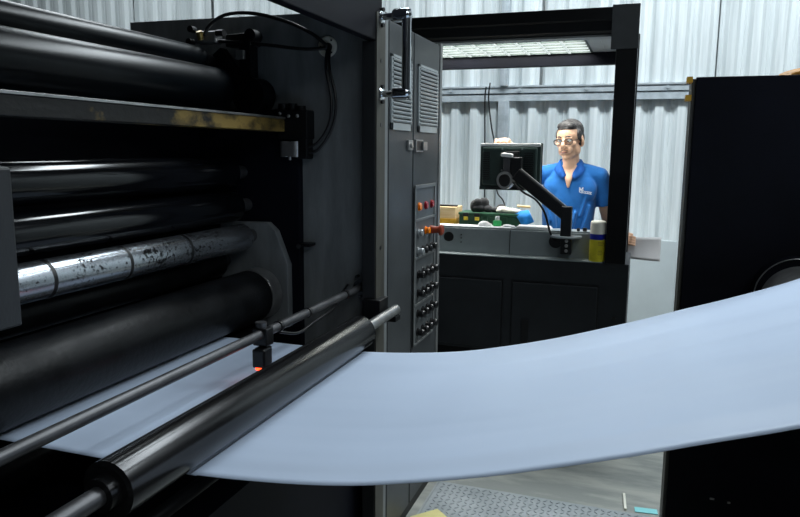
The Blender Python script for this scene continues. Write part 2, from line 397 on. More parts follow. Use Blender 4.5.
# bearing cheek behind the big cylinder
ck = [(-1.74, 1.285), (-1.51, 1.29), (-1.47, 1.255), (-1.413, 1.11), (-1.413, .84), (-1.74, .84)]
o = build('bearing_cheek', MB().prism(ck, 'Y', 2.62, 2.66), 'side_plate', PR, bevel=.003)
tag(o, 'angular dark bearing plate')
build('inner_dark_panel', MB().box(-1.87, -1.375, 2.662, 2.70, .60, 1.765), 'panel_black', PR, bevel=.004)  # black panel added to darken the press interior behind the rollers
# thin bar above the web, with sensor
gb = build('guide_bar', MB().cyl((-1.098, .88, 1.03), (-1.098, 2.70, 1.03), .0155, 24), 'bar_steel', PR)
for y in (1.96, 2.17, 2.50): build('collar', MB().cyl((-1.098, y, 1.03), (-1.098, y + .016, 1.03), .019, 24), 'black', gb)
fl = MB(); fl.cyl((-1.098, 2.672, 1.03), (-1.098, 2.70, 1.03), .034, 24)
for dx, dz in ((-.018, .045), (.02, .045), (.0, -.04)): fl.cyl((-1.098 + dx, 2.69, 1.03 + dz), (-1.098 + dx, 2.665, 1.03 + dz), .0065, 10)
build('bar_flange', fl, 'steel_black', gb)
cab = MB().tube(bez([(-1.09, 1.96, 1.013), (-1.07, 2.05, .99), (-1.075, 2.17, .995), (-1.10, 2.40, 1.0), (-1.15, 2.60, 1.02), (-1.17, 2.70, 1.03)]), .005, 8)
build('sensor_cable', cab, 'black', PR)
se = thing('web_sensor', (-1.098, 1.86, .92), 'small black optical sensor with red glowing tip clamped on the thin bar', 'sensor')
build('clamp', MB().obox((-1.098, 1.87, 1.022), (.05, .045, .056)), 'black', se, bevel=.004)
build('clamp_screw', MB().cyl((-1.105, 1.87, 1.05), (-1.105, 1.87, 1.066), .018, 16), 'bar_steel', se)
build('stem', MB().box(-1.11, -1.088, 1.862, 1.884, .985, 1.03), 'black', se, bevel=.002)
build('sensor_body', MB().obox((-1.094, 1.855, .960), (.042, .062, .060), (radians(0), 0, radians(6))), 'black', se, bevel=.006)
build('led_window', MB().obox((-1.090, 1.847, .929), (.030, .040, .012), (0, 0, radians(6))), 'red_led', se, bevel=.003)
# idler roller over the web
ID = build('idler_roller', MB().lathe((-.948, 1.015, .9425), (0, 1, 0), [(0, .050), (.004, .060), (1.286, .060), (1.292, .054)], 96), 'steel_black', PR)
tag(ID, 'dark polished idler roller resting on the paper')
build('journal', MB().lathe((-.948, 2.30, .9425), (0, 1, 0), [(0, .021), (.39, .021), (.395, .018)], 24), 'steel', ID)
j = MB().lathe((-.948, .80, .9425), (0, 1, 0), [(0, .020), (.215, .020)], 24)
build('journal', j, 'bar_steel', ID)
j = MB().lathe((-.948, .992, .9425), (0, 1, 0), [(0, .034), (.03, .038)], 32)
build('end_cap', j, 'steel_black', ID)
br = MB(); br.box(-1.06, -.985, 2.60, 2.70, .905, .995); br.box(-1.06, -.93, 2.64, 2.70, .900, .925)
build('idler_bracket', br, 'frame_black', PR, bevel=.004)
# lower deflector plate below the web edge (dark)
lp = MB(); lp.tube([(-1.04, .9, .74), (-1.04, 2.69, .74)], .018, 16)
build('lower_stay', lp, 'frame_black', PR)

# fittings on the side plate
fi = build('cable_flange', MB().lathe((-1.255, 2.70, 2.015), (0, -1, 0), [(0, .042), (.006, .042), (.008, .038)], 32), 'cap_white', PR)
build('cable_gland', MB().lathe((-1.25, 2.692, 2.012), (0, -1, 0), [(0, .018), (.012, .016)], 20), 'black', fi)
for dx, dz in ((-.028, .0), (.02, .024), (.02, -.024)): build('screw', MB().cyl((-1.255 + dx, 2.69, 2.015 + dz), (-1.255 + dx, 2.688, 2.015 + dz), .004, 8), 'black', fi)
hz = MB().tube(bez([(-1.25, 2.685, 2.015), (-1.31, 2.66, 2.065), (-1.42, 2.63, 2.115), (-1.55, 2.60, 2.145), (-1.66, 2.58, 2.14), (-1.73, 2.57, 2.10), (-1.755, 2.57, 2.06)]), .0075, 8)
build('air_hose', hz, 'black', PR)
build('air_hose', MB().tube(bez([(-1.25, 2.685, 2.008), (-1.35, 2.66, 2.005), (-1.52, 2.62, 2.025), (-1.70, 2.59, 2.04)]), .0075, 8), 'black', PR)
build('air_hose', MB().tube(bez([(-1.25, 2.685, 2.005), (-1.25, 2.668, 1.93), (-1.225, 2.665, 1.80), (-1.235, 2.66, 1.70), (-1.285, 2.65, 1.625), (-1.345, 2.64, 1.61)]), .0065, 8), 'black', PR)
build('air_hose', MB().tube(bez([(-1.24, 2.685, 2.005), (-1.235, 2.668, 1.93), (-1.205, 2.665, 1.80), (-1.22, 2.66, 1.69), (-1.28, 2.65, 1.60), (-1.345, 2.64, 1.585)]), .0065, 8), 'black', PR)
# cylinder block with fittings on top left
vb = MB(); vb.obox((-1.755, 2.60, 2.055), (.10, .06, .05), (0, 0, radians(5))); 
o = build('air_valve', vb, 'steel', PR, bevel=.008)
for a_, b_ in (((-1.80, 2.565, 2.085), (-1.80, 2.535, 2.085)), ((-1.81, 2.565, 2.035), (-1.81, 2.535, 2.035)), ((-1.70, 2.58, 2.07), (-1.66, 2.57, 2.068))): build('push_fitting', MB().cyl(a_, b_, .0135, 12), 'black', o)
build('brass_elbow', MB().cyl((-1.765, 2.56, 2.045), (-1.765, 2.545, 2.075), .013, 12), 'brass', o)
lv = MB(); lv.obox((-1.615, 2.64, 2.045), (.14, .05, .05)); lv.obox((-1.585, 2.63, 1.93), (.055, .06, .28)); lv.cyl((-1.56, 2.66, 2.06), (-1.56, 2.60, 2.06), .026, 20)
lv.obox((-1.66, 2.62, 1.92), (.05, .05, .20), (0, radians(-35), 0)); lv.cyl((-1.575, 2.70, 1.82), (-1.575, 2.60, 1.82), .075, 24)
build('throw_lever', lv, 'frame_black', PR, bevel=.004)
lc = MB(); lc.obox((-1.598, 2.59, 1.985), (.035, .02, .03)); lc.obox((-1.60, 2.59, 1.967), (.04, .02, .008))
build('lever_clip', lc, 'steel', PR, bevel=.002)
build('lever_clip', MB().obox((-1.665, 2.58, 1.865), (.05, .02, .018), (0, radians(30), 0)), 'steel', PR, bevel=.002)
# solenoid bracket
bk = MB(); bk.obox((-1.385, 2.66, 1.70), (.14, .07, .12)); bk.obox((-1.345, 2.66, 1.64), (.05, .06, .16))
for x, z in ((-1.445, 1.775), (-1.40, 1.775), (-1.36, 1.765)): bk.cyl((x, 2.66, z - .03), (x, 2.66, z + .012), .02, 14)
o = build('solenoid_bracket', bk, 'frame_black', PR, bevel=.006)
for x, z in ((-1.440, 1.745), (-1.400, 1.735), (-1.360, 1.735)): build('bolt', MB().ell((x, 2.624, z), (.008, .006, .008), n=10, m=6), 'steel', o)
sl = MB()
sl.cyl((-1.428, 2.64, 1.568), (-1.428, 2.64, 1.632), .020, 20); sl.cyl((-1.378, 2.64, 1.568), (-1.378, 2.64, 1.632), .020, 20)
sl.box(-1.43, -1.38, 2.62, 2.66, 1.570, 1.630); sl.cyl((-1.403, 2.635, 1.555), (-1.403, 2.635, 1.57), .007, 10)
o = build('solenoid', sl, 'steel', PR)
for z in (1.612, 1.587): build('push_fitting', MB().cyl((-1.36, 2.64, z), (-1.335, 2.64, z), .010, 10), 'steel', o)
build('label_plate', MB().box(-1.425, -1.405, 2.694, 2.70, 1.20, 1.25), 'cab_rim', PR)
pb = MB(); pb.cyl((-1.40, 2.70, 1.19), (-1.36, 2.62, 1.195), .01, 10); pb.obox((-1.34, 2.66, 1.20), (.05, .06, .012)); build('stop_pin', pb, 'frame_black', PR)
# chrome grab handle on the plate's edge
gh = build('grab_handle', MB().cyl((-.900, 2.655, 1.80), (-.900, 2.655, 2.135), .019, 24), 'chrome', PR)
tag(gh, 'chrome grab handle')
for z in (2.115, 1.820):
    h = MB().cyl((-1.02, 2.68, z), (-.93, 2.657, z), .013, 20)
    h.lathe((-.955, 2.66, z), (1, -.05, 0), [(0, .023), (.005, .026), (.062, .026), (.070, .020), (.076, .006)], 24)
    h.lathe((-1.02, 2.68, z), (1, -.2, 0), [(0, .026), (.012, .026), (.016, .018)], 20)
    build('handle_post', h, 'chrome', gh)
    for dz in (-.03, .03): build('handle_bolt', MB().cyl((-1.02, 2.685, z + dz), (-1.003, 2.68, z + dz), .008, 10), 'black', gh)

# ------------------------------------------------------------------ switch cabinet
CX = -1.02
CB = thing('control_cabinet', (-1.3, 3.15, FZ), 'tall charcoal electrical cabinet with louvres and knobs between press and console', 'cabinet')
build('cabinet_body', MB().box(-1.62, CX - .012, 2.785, 3.575, FZ, 2.125), 'cab', CB, bevel=.004)
d1 = build('door', MB().box(CX - .012, CX, 2.79, 3.112, FZ + .05, 2.125), 'cab', CB, bevel=.003)
d2 = build('door', MB().box(CX - .012, CX, 3.125, 3.535, FZ + .05, 2.125), 'cab', CB, bevel=.003)
build('rim', MB().box(CX - .012, CX + .004, 3.540, 3.578, FZ, 2.135), 'cab_rim', CB, bevel=.002)
build('plinth', MB().box(-1.0315, CX - .004, 2.80, 3.55, FZ, FZ + .045), 'frame_black', CB)
for d, y0, y1 in ((d1, 2.80, 3.070), (d2, 3.175, 3.49)):
    v = MB(); z0, z1 = 1.685, 1.995; x = CX
    v.box(x, x + .008, y0, y0 + .022, z0, z1); v.box(x, x + .008, y1 - .014, y1, z0, z1)
    v.box(x, x + .008, y0, y1, z0, z0 + .03); v.box(x, x + .008, y0, y1, z1 - .012, z1)
    ns = 15
    for i in range(ns):
        zc = z0 + .030 + (z1 - z0 - .042) * (i + .5) / ns
        v.obox((x + .006, (y0 + y1) / 2, zc + .002), (.014, y1 - y0 - .02, .0085), (0, radians(30), 0))
    vp = build('louvre_panel', v, 'vent', d, bevel=.001)
    build('louvre_backing', MB().box(x, x + .0015, y0 + .01, y1 - .01, z0 + .01, z1 - .01), 'black', d)
la = MB(); la.box(CX, CX + .012, 3.02, 3.085, 1.60, 1.645); la.cyl((CX + .01, 3.045, 1.622), (CX + .022, 3.045, 1.622), .012, 14)
build('latch_keeper', la, 'steel', d1, bevel=.002)
la = MB(); la.box(CX, CX + .012, 3.13, 3.24, 1.592, 1.598); la.box(CX, CX + .012, 3.13, 3.24, 1.643, 1.649); la.box(CX, CX + .012, 3.13, 3.14, 1.595, 1.645); la.box(CX, CX + .014, 3.235, 3.30, 1.60, 1.64)
build('latch', la, 'steel', d2, bevel=.002)
build('latch_recess', MB().box(CX, CX + .006, 3.14, 3.235, 1.597, 1.643), 'black', d2)
# control plate
cp = MB(); cp.box(CX, CX + .006, 3.135, 3.46, .66, 1.425)
PL = build('control_plate', cp, 'control', CB, bevel=.002)
fr = MB(); x0, x1 = CX + .006, CX + .011
fr.box(x0, x1, 3.128, 3.142, .655, 1.432); fr.box(x0, x1, 3.452, 3.468, .655, 1.432)
for z in (1.425, 1.268, 1.085, .855, .66): fr.box(x0, x1, 3.13, 3.465, z - .005, z + .007 if z < 1.4 else z + .012)
build('plate_frame', fr, 'cab_rim', PL, bevel=.001)
def knob(nm, y, z, r, L, m, lab=None):
    k = MB().lathe((CX + .006, y, z), (1, 0, 0), [(0, r * 1.15), (.005, r * 1.15), (.005, r * .8), (L * .8, r), (L, r * .85)], 18)
    o = build(nm, k, m, PL)
    if lab: o['label'] = lab
for y, m in ((3.200, 'orange_lens'), (3.305, 'red_lens'), (3.405, 'red_lens')): knob('indicator_light', y, 1.333, .018, .013, m, 'orange indicator' if m[0] == 'o' else 'dark red indicator')
for y, m in ((3.195, 'knob_grey'), (3.310, 'orange_lens')): knob('push_button', y, 1.208, .017, .024, m)
mb_ = MB().lathe((CX + .006, 3.395, 1.203), (1, 0, 0), [(0, .022), (.035, .017), (.045, .017), (.050, .028), (.062, .028), (.068, .020)], 20)
tag(build('stop_button', mb_, 'red_knob', PL), 'red mushroom stop button')
for y, m in ((3.195, 'knob_grey'), (3.265, 'black'), (3.335, 'black'), (3.415, 'black')): knob('selector_knob', y, 1.118, .017, .030, m)
for z in (1.003, .910, .808, .714):
    for y in (3.200, 3.275, 3.350, 3.425): knob('rotary_knob', y, z, .0185, .036, 'black')

# ------------------------------------------------------------------ paper web
prof = [(-2.0, .8775), (-1.0, .8785), (-.92, .880), (-.79, .889), (-.65, .904), (-.53, .9225), (-.42, .947), (-.32, .972), (-.22, 1.000), (-.1, 1.038), (.02, 1.078), (.12, 1.114),
        (.26, 1.163), (.42, 1.226), (.52, 1.278), (.70, 1.376), (.90, 1.482), (1.08, 1.572), (1.20, 1.618), (1.28, 1.638), (1.36, 1.646), (1.44, 1.636), (1.51, 1.575), (1.546, 1.48), (1.56, 1.30)]
pc = bez([(x, 0, z) for x, z in prof], 6)
vs = []; NY = 40
for q in pc:
    for k in range(NY + 1):
        v = k / NY; y = 1.24 + 1.03 * v
        s = max(0., min(1., (q.x + .9) / 1.1))
        vs.append((q.x, y, q.z + (v - .5) * .012 * s + .0016 * s * sin(v * 19) * sin(q.x * 3 + 2)))
fs = [(i * (NY + 1) + k, (i + 1) * (NY + 1) + k, (i + 1) * (NY + 1) + k + 1, i * (NY + 1) + k + 1) for i in range(len(pc) - 1) for k in range(NY)]
wb = MB(); wb.add(vs, fs, True)
wo = build('paper_web', wb, 'paper', fix=False)
so = wo.modifiers.new('t', 'SOLIDIFY'); so.thickness = .0008
tag(wo, 'wide white paper web sweeping from the left press up to the right press', 'paper web')

# ------------------------------------------------------------------ right printing unit
RP = thing('printing_press', (1.2, 2.0, FZ), 'black printing unit at the right edge with a plain side panel', 'printing press')
o = build('side_panel', MB().box(.150, 2.6, 2.70, 2.93, FZ, 1.860), 'panel_black', RP, bevel=.003)
build('panel_edge', MB().box(.138, .150, 2.712, 2.90, FZ, 1.855), 'plate_edge', o, bevel=.002)
build('tape', MB().box(.120, .139, 2.70, 2.76, 1.842, 1.862), 'orange_tape', o); build('tape', MB().box(.119, .138, 2.70, 2.76, 1.780, 1.800), 'orange_tape', o)
build('screw', MB().box(.30, .315, 2.695, 2.70, .32, .326), 'steel', o); build('screw', MB().box(.36, .37, 2.695, 2.70, .315, .321), 'steel', o)
r_ = build('roller', MB().lathe((.500, 1.10, 1.120), (0, 1, 0), [(0, .112), (.006, .119), (1.44, .119), (1.446, .111)], 96), 'steel', RP)
tag(r_, 'steel roller below the rising paper')
build('journal', MB().cyl((.50, 2.5, 1.12), (.50, 2.72, 1.12), .04, 24), 'steel', r_)
build('journal', MB().cyl((.50, .80, 1.12), (.50, 1.11, 1.12), .04, 24), 'steel', r_)
r2 = build('roller_guard', MB().lathe((.508, 2.62, 1.120), (0, 1, 0), [(0, .130), (.003, .133), (.075, .133), (.078, .130)], 96), 'panel_black', RP)
build('guard_rim', MB().tube([(.508 + .1325 * cos(2 * pi * k / 72), 2.616, 1.120 + .1325 * sin(2 * pi * k / 72)) for k in range(73)], .0022, 6, cap=False), 'steel', r2)
u_ = build('roller', MB().lathe((1.36, 1.10, 1.462), (0, 1, 0), [(0, .175), (.006, .1815), (1.40, .1815), (1.405, .17)], 96), 'steel_black', RP)
tag(u_, 'upper turning roller carrying the paper')
build('journal', MB().cyl((1.36, 2.5, 1.462), (1.36, 2.72, 1.462), .04, 24), 'steel', u_)
build('journal', MB().cyl((1.36, .80, 1.462), (1.36, 1.11, 1.462), .04, 24), 'steel', u_)
build('side_panel', MB().box(.50, 2.6, .78, .88, FZ, 1.72), 'panel_black', RP)
# folded orange wrap on top of the panel
og = MB(); og.ell((.52, 2.81, 1.870), (.105, .07, .026), (0, radians(-4), 0)); og.ell((.58, 2.80, 1.882), (.08, .05, .024)); og.obox((.47, 2.80, 1.868), (.09, .08, .016), (0, radians(-16), .3))
tag(build('orange_wrap', og, 'orange_bag', remesh=.004, smooth_it=2), 'crumpled orange-yellow wrap lying on top of the black side panel', 'wrap')

# ------------------------------------------------------------------ operator console with canopy
CO = thing('operator_console', (-.8, 4.2, FZ), 'black operator console with tall posts and lit canopy around the man', 'console')
cb = MB(); cb.box(-1.62, -.052, 3.905, 4.42, .455, 1.003)
base = build('console_base', cb, 'console_base', CO, bevel=.004)
build('plinth', MB().box(-1.55, -.62, 4.25, 4.40, FZ, .455), 'frame_black', CO)
build('ledge_strip', MB().box(-1.62, -.19, 3.900, 4.0, 1.003, 1.009), 'console_grey', CO, bevel=.001)
for a, b, z1 in ((-1.30, -.735, .868), (-.672, -.208, .868)):
    d = build('door', MB().box(a, b, 3.893, 3.905, .475, z1), 'console_base', CO, bevel=.004)
    g = MB(); w_ = .008
    g.box(a - w_, b + w_, 3.901, 3.906, z1, z1 + w_); g.box(a - w_, a, 3.901, 3.906, .47, z1); g.box(b, b + w_, 3.901, 3.906, .47, z1)
    build('door_seal', g, 'black', d)
    if a > -1: build('door_handle', MB().box(-.615, -.575, 3.885, 3.893, .51, .655), 'black', d, bevel=.003)
build('key_hole', MB().cyl((-.115, 3.905, .70), (-.115, 3.898, .70), .012, 12), 'black', CO)
# sloping grey desk front
gp = [(3.985, 1.009), (4.42, 1.009), (4.42, 1.095), (4.13, 1.095), (4.13, 1.150), (4.0, 1.150)]
pn = build('desk_panel', MB().prism(gp, 'X', -1.60, -.205), 'console_grey', CO, bevel=.003)
build('panel_seam', MB().obox((-.713, 3.992, 1.080), (.004, .005, .14), (radians(-6), 0, 0)), 'black', pn)
build('cable_hole', MB().lathe((-1.078, 3.995, 1.095), (0, -1, 0), [(0, .030), (.003, .030), (.004, .026)], 24), 'black', pn)
for z in (1.112, 1.092, 1.068): build('screw', MB().cyl((-1.0, 3.995, z), (-1.0, 3.986, z), .004, 8), 'black', pn)
build('front_ledge', MB().box(-1.60, -.205, 4.005, 4.13, 1.150, 1.158), 'console_grey', CO, bevel=.001)
build('work_top', MB().box(-1.60, -.205, 4.13, 4.42, 1.095, 1.100), 'soffit', CO, bevel=.001)
build('small_knob', MB().cyl((-.30, 4.03, 1.158), (-.30, 4.03, 1.178), .012, 12), 'black', CO)
build('small_knob', MB().cyl((-.335, 4.03, 1.158), (-.335, 4.03, 1.175), .009, 12), 'black', CO)
# posts
for nm, x0, x1, y0, y1 in (('post', -.178, -.072, 3.90, 4.02), ('post', -1.66, -1.53, 3.90, 4.02), ('post', -.190, -.075, 4.56, 4.66), ('post', -1.66, -1.54, 4.56, 4.66)):
    z1 = 2.345 if y0 < 4 else 2.30
    build(nm, MB().box(x0, x1, y0, y1, FZ if y0 > 4.1 else 1.003, z1), 'frame_black', CO, bevel=.003)
build('post_cap', MB().box(-.205, -.070, 3.893, 3.92, 2.125, 2.347), 'cab', CO, bevel=.002)
fb = [(3.90, 2.278), (3.90, 2.338), (4.02, 2.338), (4.02, 2.207), (3.945, 2.207), (3.925, 2.225), (3.918, 2.272)]
build('canopy_beam', MB().prism(fb, 'X', -1.53, -.198), 'frame_black', CO, bevel=.002)
build('beam_trim', MB().box(-1.53, -.198, 3.94, 4.03, 2.196, 2.207), 'cab_rim', CO, bevel=.001)
build('canopy_beam', MB().box(-1.54, -.19, 4.60, 4.66, 2.132, 2.30), 'panel_black', CO, bevel=.002)
build('canopy_roof', MB().box(-1.54, -.19, 4.02, 4.60, 2.26, 2.30), 'frame_black', CO)
build('soffit', MB().box(-.345, -.19, 4.02, 4.60, 2.207, 2.215).box(-.275, -.271, 4.02, 4.60, 2.205, 2.208), 'soffit', CO)
build('soffit', MB().box(-1.54, -1.50, 4.02, 4.60, 2.207, 2.215), 'soffit', CO)
LF = build('light_frame', MB().box(-1.50, -.345, 4.035, 4.047, 2.203, 2.255).box(-1.50, -.345, 4.583, 4.60, 2.203, 2.255).box(-.357, -.345, 4.035, 4.60, 2.203, 2.255).box(-1.50, -1.488, 4.035, 4.60, 2.203, 2.255), 'louvre', CO)
build('diffuser', MB().box(-1.488, -.357, 4.047, 4.583, 2.246, 2.252), 'tube_light', LF)
lo = MB()
for i in range(1, 9): x = -1.488 + i * 1.131 / 9; lo.box(x - .006, x + .006, 4.047, 4.583, 2.204, 2.240)
for i in range(1, 5): y = 4.047 + i * .536 / 5; lo.box(-1.488, -.357, y - .006, y + .006, 2.206, 2.240)
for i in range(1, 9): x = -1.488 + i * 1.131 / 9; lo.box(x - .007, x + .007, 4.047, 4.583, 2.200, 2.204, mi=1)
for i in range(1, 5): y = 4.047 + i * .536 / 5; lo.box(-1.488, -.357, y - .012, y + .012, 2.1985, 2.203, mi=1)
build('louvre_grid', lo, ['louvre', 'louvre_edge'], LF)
bn = MB()
# monitor and arm
MN = thing('monitor', (-.745, 4.09, 1.37), 'dark flat monitor seen from behind, held up on the black arm', 'monitor')
build('monitor_housing', MB().box(-.918, -.566, 4.075, 4.115, 1.385, 1.642), 'monitor', MN, bevel=.006)
build('back_shell', MB().box(-.90, -.585, 4.055, 4.08, 1.40, 1.622), 'monitor', MN, bevel=.010)
build('bezel', MB().box(-.922, -.562, 4.112, 4.124, 1.375, 1.646), 'black', MN, bevel=.003)
build('top_highlight', MB().box(-.914, -.570, 4.066, 4.10, 1.626, 1.6435), 'white', MN, bevel=.003)  # white strip painted in as the highlight along the monitor's top
build('chin', MB().box(-.918, -.566, 4.068, 4.085, 1.375, 1.397), 'monitor', MN, bevel=.004)
build('screen', MB().box(-.905, -.579, 4.124, 4.1255, 1.39, 1.632), 'strip', MN)
for x0, x1 in ((-.900, -.852), (-.662, -.600)):
    v = MB()
    for i in range(13): v.box(x0 + .004, x1 - .004, 4.0515, 4.0552, 1.435 + i * .0125, 1.442 + i * .0125)
    build('vent', v, 'black', MN)
vb = MB(); vb.box(-0.770, -0.685, 4.040, 4.055, 1.50, 1.60)
build('mount_plate', vb, 'black', MN, bevel=.004)
for x in (-.785, -.67):
    for z in (1.49, 1.612): build('screw', MB().cyl((x, 4.055, z), (x, 4.048, z), .005, 10), 'steel', MN)
build('cable_slot', MB().box(-.88, -.64, 4.064, 4.070, 1.380, 1.390), 'black', MN)
AR = thing('swivel_mount', (-.39, 3.97, 1.05), 'black jointed monitor arm clamped on the grey desk front', 'monitor mount')
hb = MB(); hb.box(-0.722, -0.660, 3.985, 4.042, 1.44, 1.565)
build('tilt_head', hb, 'black', AR, bevel=.005)
build('tilt_bracket', MB().box(-0.765, -0.725, 3.99, 4.042, 1.44, 1.565), 'bar_steel', AR, bevel=.006)
build('bracket_cap_highlight', MB().obox((-0.745, 4.00, 1.577), (.062, .055, .022), (0, radians(6), 0)), 'white', AR, bevel=.006)  # cap coloured white for the reflection on the bracket
rg = MB().lathe((-0.755, 3.985, 1.435), (.3, 1, 0), [(0, .044), (0, .050), (.03, .050), (.03, .044)], 32)
build('pivot_ring', rg, 'steel', AR)
build('pivot_knob', MB().lathe((-0.755, 3.983, 1.435), (.3, 1, 0), [(0, .034), (.004, .040), (.035, .040)], 28), 'black', AR)
import mathutils
a = Vector((-0.675, 3.99, 1.465)); b = Vector((-.415, 3.965, 1.262)); d = b - a
arm = MB(); ang = math.atan2(d.z, d.x)
arm.obox((a + b) / 2, (d.length + .03, .045, .068), (0, -ang, 0))
ua = build('upper_arm', arm, 'black', AR, bevel=.006)
tr = MB(); nrm = Vector((-sin(ang), 0, cos(ang))); tr.obox((a + b) / 2 + nrm * .0365, (d.length + .02, .040, .006), (0, -ang, 0))
build('arm_trim', tr, 'cab_rim', ua)
build('upright', MB().box(-.425, -.368, 3.935, 3.995, 1.135, 1.300), 'black', AR, bevel=.004)
build('base_disc', MB().cyl((-.395, 3.965, 1.137), (-.395, 3.965, 1.128), .085, 32), 'console_grey', AR)
cl_ = build('clamp', MB().box(-.420, -.362, 3.93, 3.985, 1.035, 1.132), 'black', AR, bevel=.004)
for z in (1.056, 1.084, 1.111): build('screw', MB().lathe((-.388, 3.93, z), (0, -1, 0), [(0, .0095), (.004, .009), (.005, .006)], 14), 'steel', cl_)
build('grommet', MB().lathe((-.452, 3.985, 1.100), (0, -1, 0), [(0, .037), (.012, .037), (.014, .033)], 28), 'black', AR)
ca = MB().tube(bez([(-.70, 3.945, 1.43), (-.64, 3.94, 1.375), (-.57, 3.94, 1.335), (-.52, 3.945, 1.27), (-.49, 3.95, 1.18), (-.47, 3.955, 1.125), (-.455, 3.968, 1.105)]), .006, 8)
build('cable', ca, 'black', AR)

# spray can on the ledge
CN = thing('spray_can', (-.222, 3.938, 1.009), 'yellow spray can with blue band and white cap beside the console post', 'can')
c0 = (-.222, 3.938, 1.009)
build('can_body', MB().lathe(c0, (0, 0, 1), [(0, .040), (.004, .0425), (.120, .0425)], 32), 'yellow', CN)
build('band', MB().lathe((c0[0], c0[1], c0[2] + .120), (0, 0, 1), [(0, .0425), (.030, .0425), (.034, .038)], 32), 'can_blue', CN)
build('cap', MB().lathe((c0[0], c0[1], c0[2] + .151), (0, 0, 1), [(0, .0425), (.06, .0415), (.068, .037), (.070, .030)], 32), 'cap_white', CN)
pt = MB()
for i, (z, L) in enumerate(((.108, .030), (.100, .034), (.092, .028), (.06, .024), (.05, .030), (.04, .026))):
    th0 = -1.45; nseg = 6; vs = []
    for k in range(nseg + 1):
        th = th0 + k / nseg * L / .0425
        for dz in (-.0016, .0016): vs.append((c0[0] + .0429 * cos(th), c0[1] + .0429 * sin(th), c0[2] + z + dz))
    pt.add(vs, [(2 * k, 2 * k + 2, 2 * k + 3, 2 * k + 1) for k in range(nseg)])
build('label_print', pt, 'brass', CN, fix=False)

# things on the work top
ZT = 1.158          # front ledge
ZW = 1.100          # work top behind it
TB = thing('toolbox', (-.88, 4.27, ZW), 'dark green metal toolbox with yellow latches on the console top', 'toolbox')
build('box_body', MB().box(-1.075, -.690, 4.22, 4.38, ZW, ZT + .048), 'green', TB, bevel=.004)
build('lid', MB().box(-1.08, -.685, 4.215, 4.385, ZT + .0485, ZT + .066), 'green', TB, bevel=.005)
for x in (-1.03, -.96):
    build('latch', MB().box(x - .013, x + .013, 4.205, 4.2195, ZT + .018, ZT + .040), 'yellow_latch', TB, bevel=.002)
    build('latch_strap', MB().box(x - .018, x + .018, 4.207, 4.2195, ZT + .040, ZT + .064), 'black', TB, bevel=.002)
build('panel_rib', MB().box(-.90, -.775, 4.213, 4.2195, ZT + .040, ZT + .045).box(-.90, -.895, 4.213, 4.2195, ZT + .008, ZT + .045).box(-.78, -.775, 4.213, 4.2195, ZT + .008, ZT + .045), 'green', TB)
bxo = MB(); bxo.box(-1.30, -1.10, 4.22, 4.40, ZW, ZT + .094)
BX = thing('wooden_box', (-1.20, 4.31, ZW), 'pale wooden box beside the green toolbox', 'box')
build('box_body', bxo, 'wood', BX, bevel=.003)
build('box_base', MB().box(-1.302, -1.098, 4.215, 4.40, ZW, ZT + .022), 'orange_tape', BX, bevel=.002)
tag(build('black_rod', MB().cyl((-1.24, 4.26, ZT + .1005), (-1.095, 4.26, ZT + .1005), .0065, 10), 'black'), 'short black rod lying on the wooden box', 'rod')
def blob(name, parts, m, label, cat, vox=.005):
    b = MB()
    for p in parts: b.ell(*p)
    o = build(name, b, m, remesh=vox, smooth_it=2); return tag(o, label, cat)
zt = ZT + .066
blob('black_cloth', [((-.965, 4.29, zt + .025), (.05, .045, .028)), ((-.995, 4.29, zt + .035), (.028, .035, .04)), ((-.935, 4.29, zt + .058), (.034, .03, .032), (0, .4, 0)), ((-.905, 4.28, zt + .02), (.03, .03, .024)), ((-.97, 4.27, zt + .062), (.03, .025, .022))],
     'black_cloth', 'crumpled black cloth bag on the green toolbox', 'cloth')
blob('work_gloves', [((-.855, 4.29, zt + .016), (.045, .035, .018)), ((-.83, 4.31, zt + .030), (.03, .03, .022))], 'black_cloth', 'dark gloves lying between the black cloth and the cream rag', 'gloves')
blob('cream_rag', [((-.80, 4.26, zt + .022), (.045, .035, .018), (0, .2, 0)), ((-.755, 4.26, zt + .016), (.045, .035, .016)), ((-.725, 4.255, zt + .014), (.03, .03, .014)), ((-.83, 4.25, zt + .016), (.02, .03, .016))], 'cream', 'cream rag bunched on the right end of the green toolbox', 'rag')
# blue rag hanging over the toolbox's right end
bl = MB(); vs = []; N1 = 8
for i in range(N1 + 1):
    u = i / N1
    for k in range(N1 + 1):
        v = k / N1
        x = -.742 + .088 * u + .062 * v * (1 - .25 * u); z = zt + .012 + .016 * u - (.070 + .018 * (1 - u)) * v ** 1.4
        y = 4.245 - .042 * min(1, v * 2.2) + .006 * sin(u * 8 + v * 3)
        vs.append((x, y, z))
bl.add(vs, [(i * 9 + k, i * 9 + k + 1, (i + 1) * 9 + k + 1, (i + 1) * 9 + k) for i in range(8) for k in range(8)], True)
o = build('blue_rag', bl, 'blue_cloth', fix=False); q = o.modifiers.new('t', 'SOLIDIFY'); q.thickness = .004; q = o.modifiers.new('s', 'SUBSURF'); q.levels = 1; q.render_levels = 1
tag(o, "bright blue rag draped over the toolbox's right end", 'rag')
tag(build('brown_rod', MB().cyl((-.735, 4.34, zt + .04), (-.655, 4.34, zt + .036), .008, 10), 'wood'), 'short brown stick behind the blue rag', 'stick')
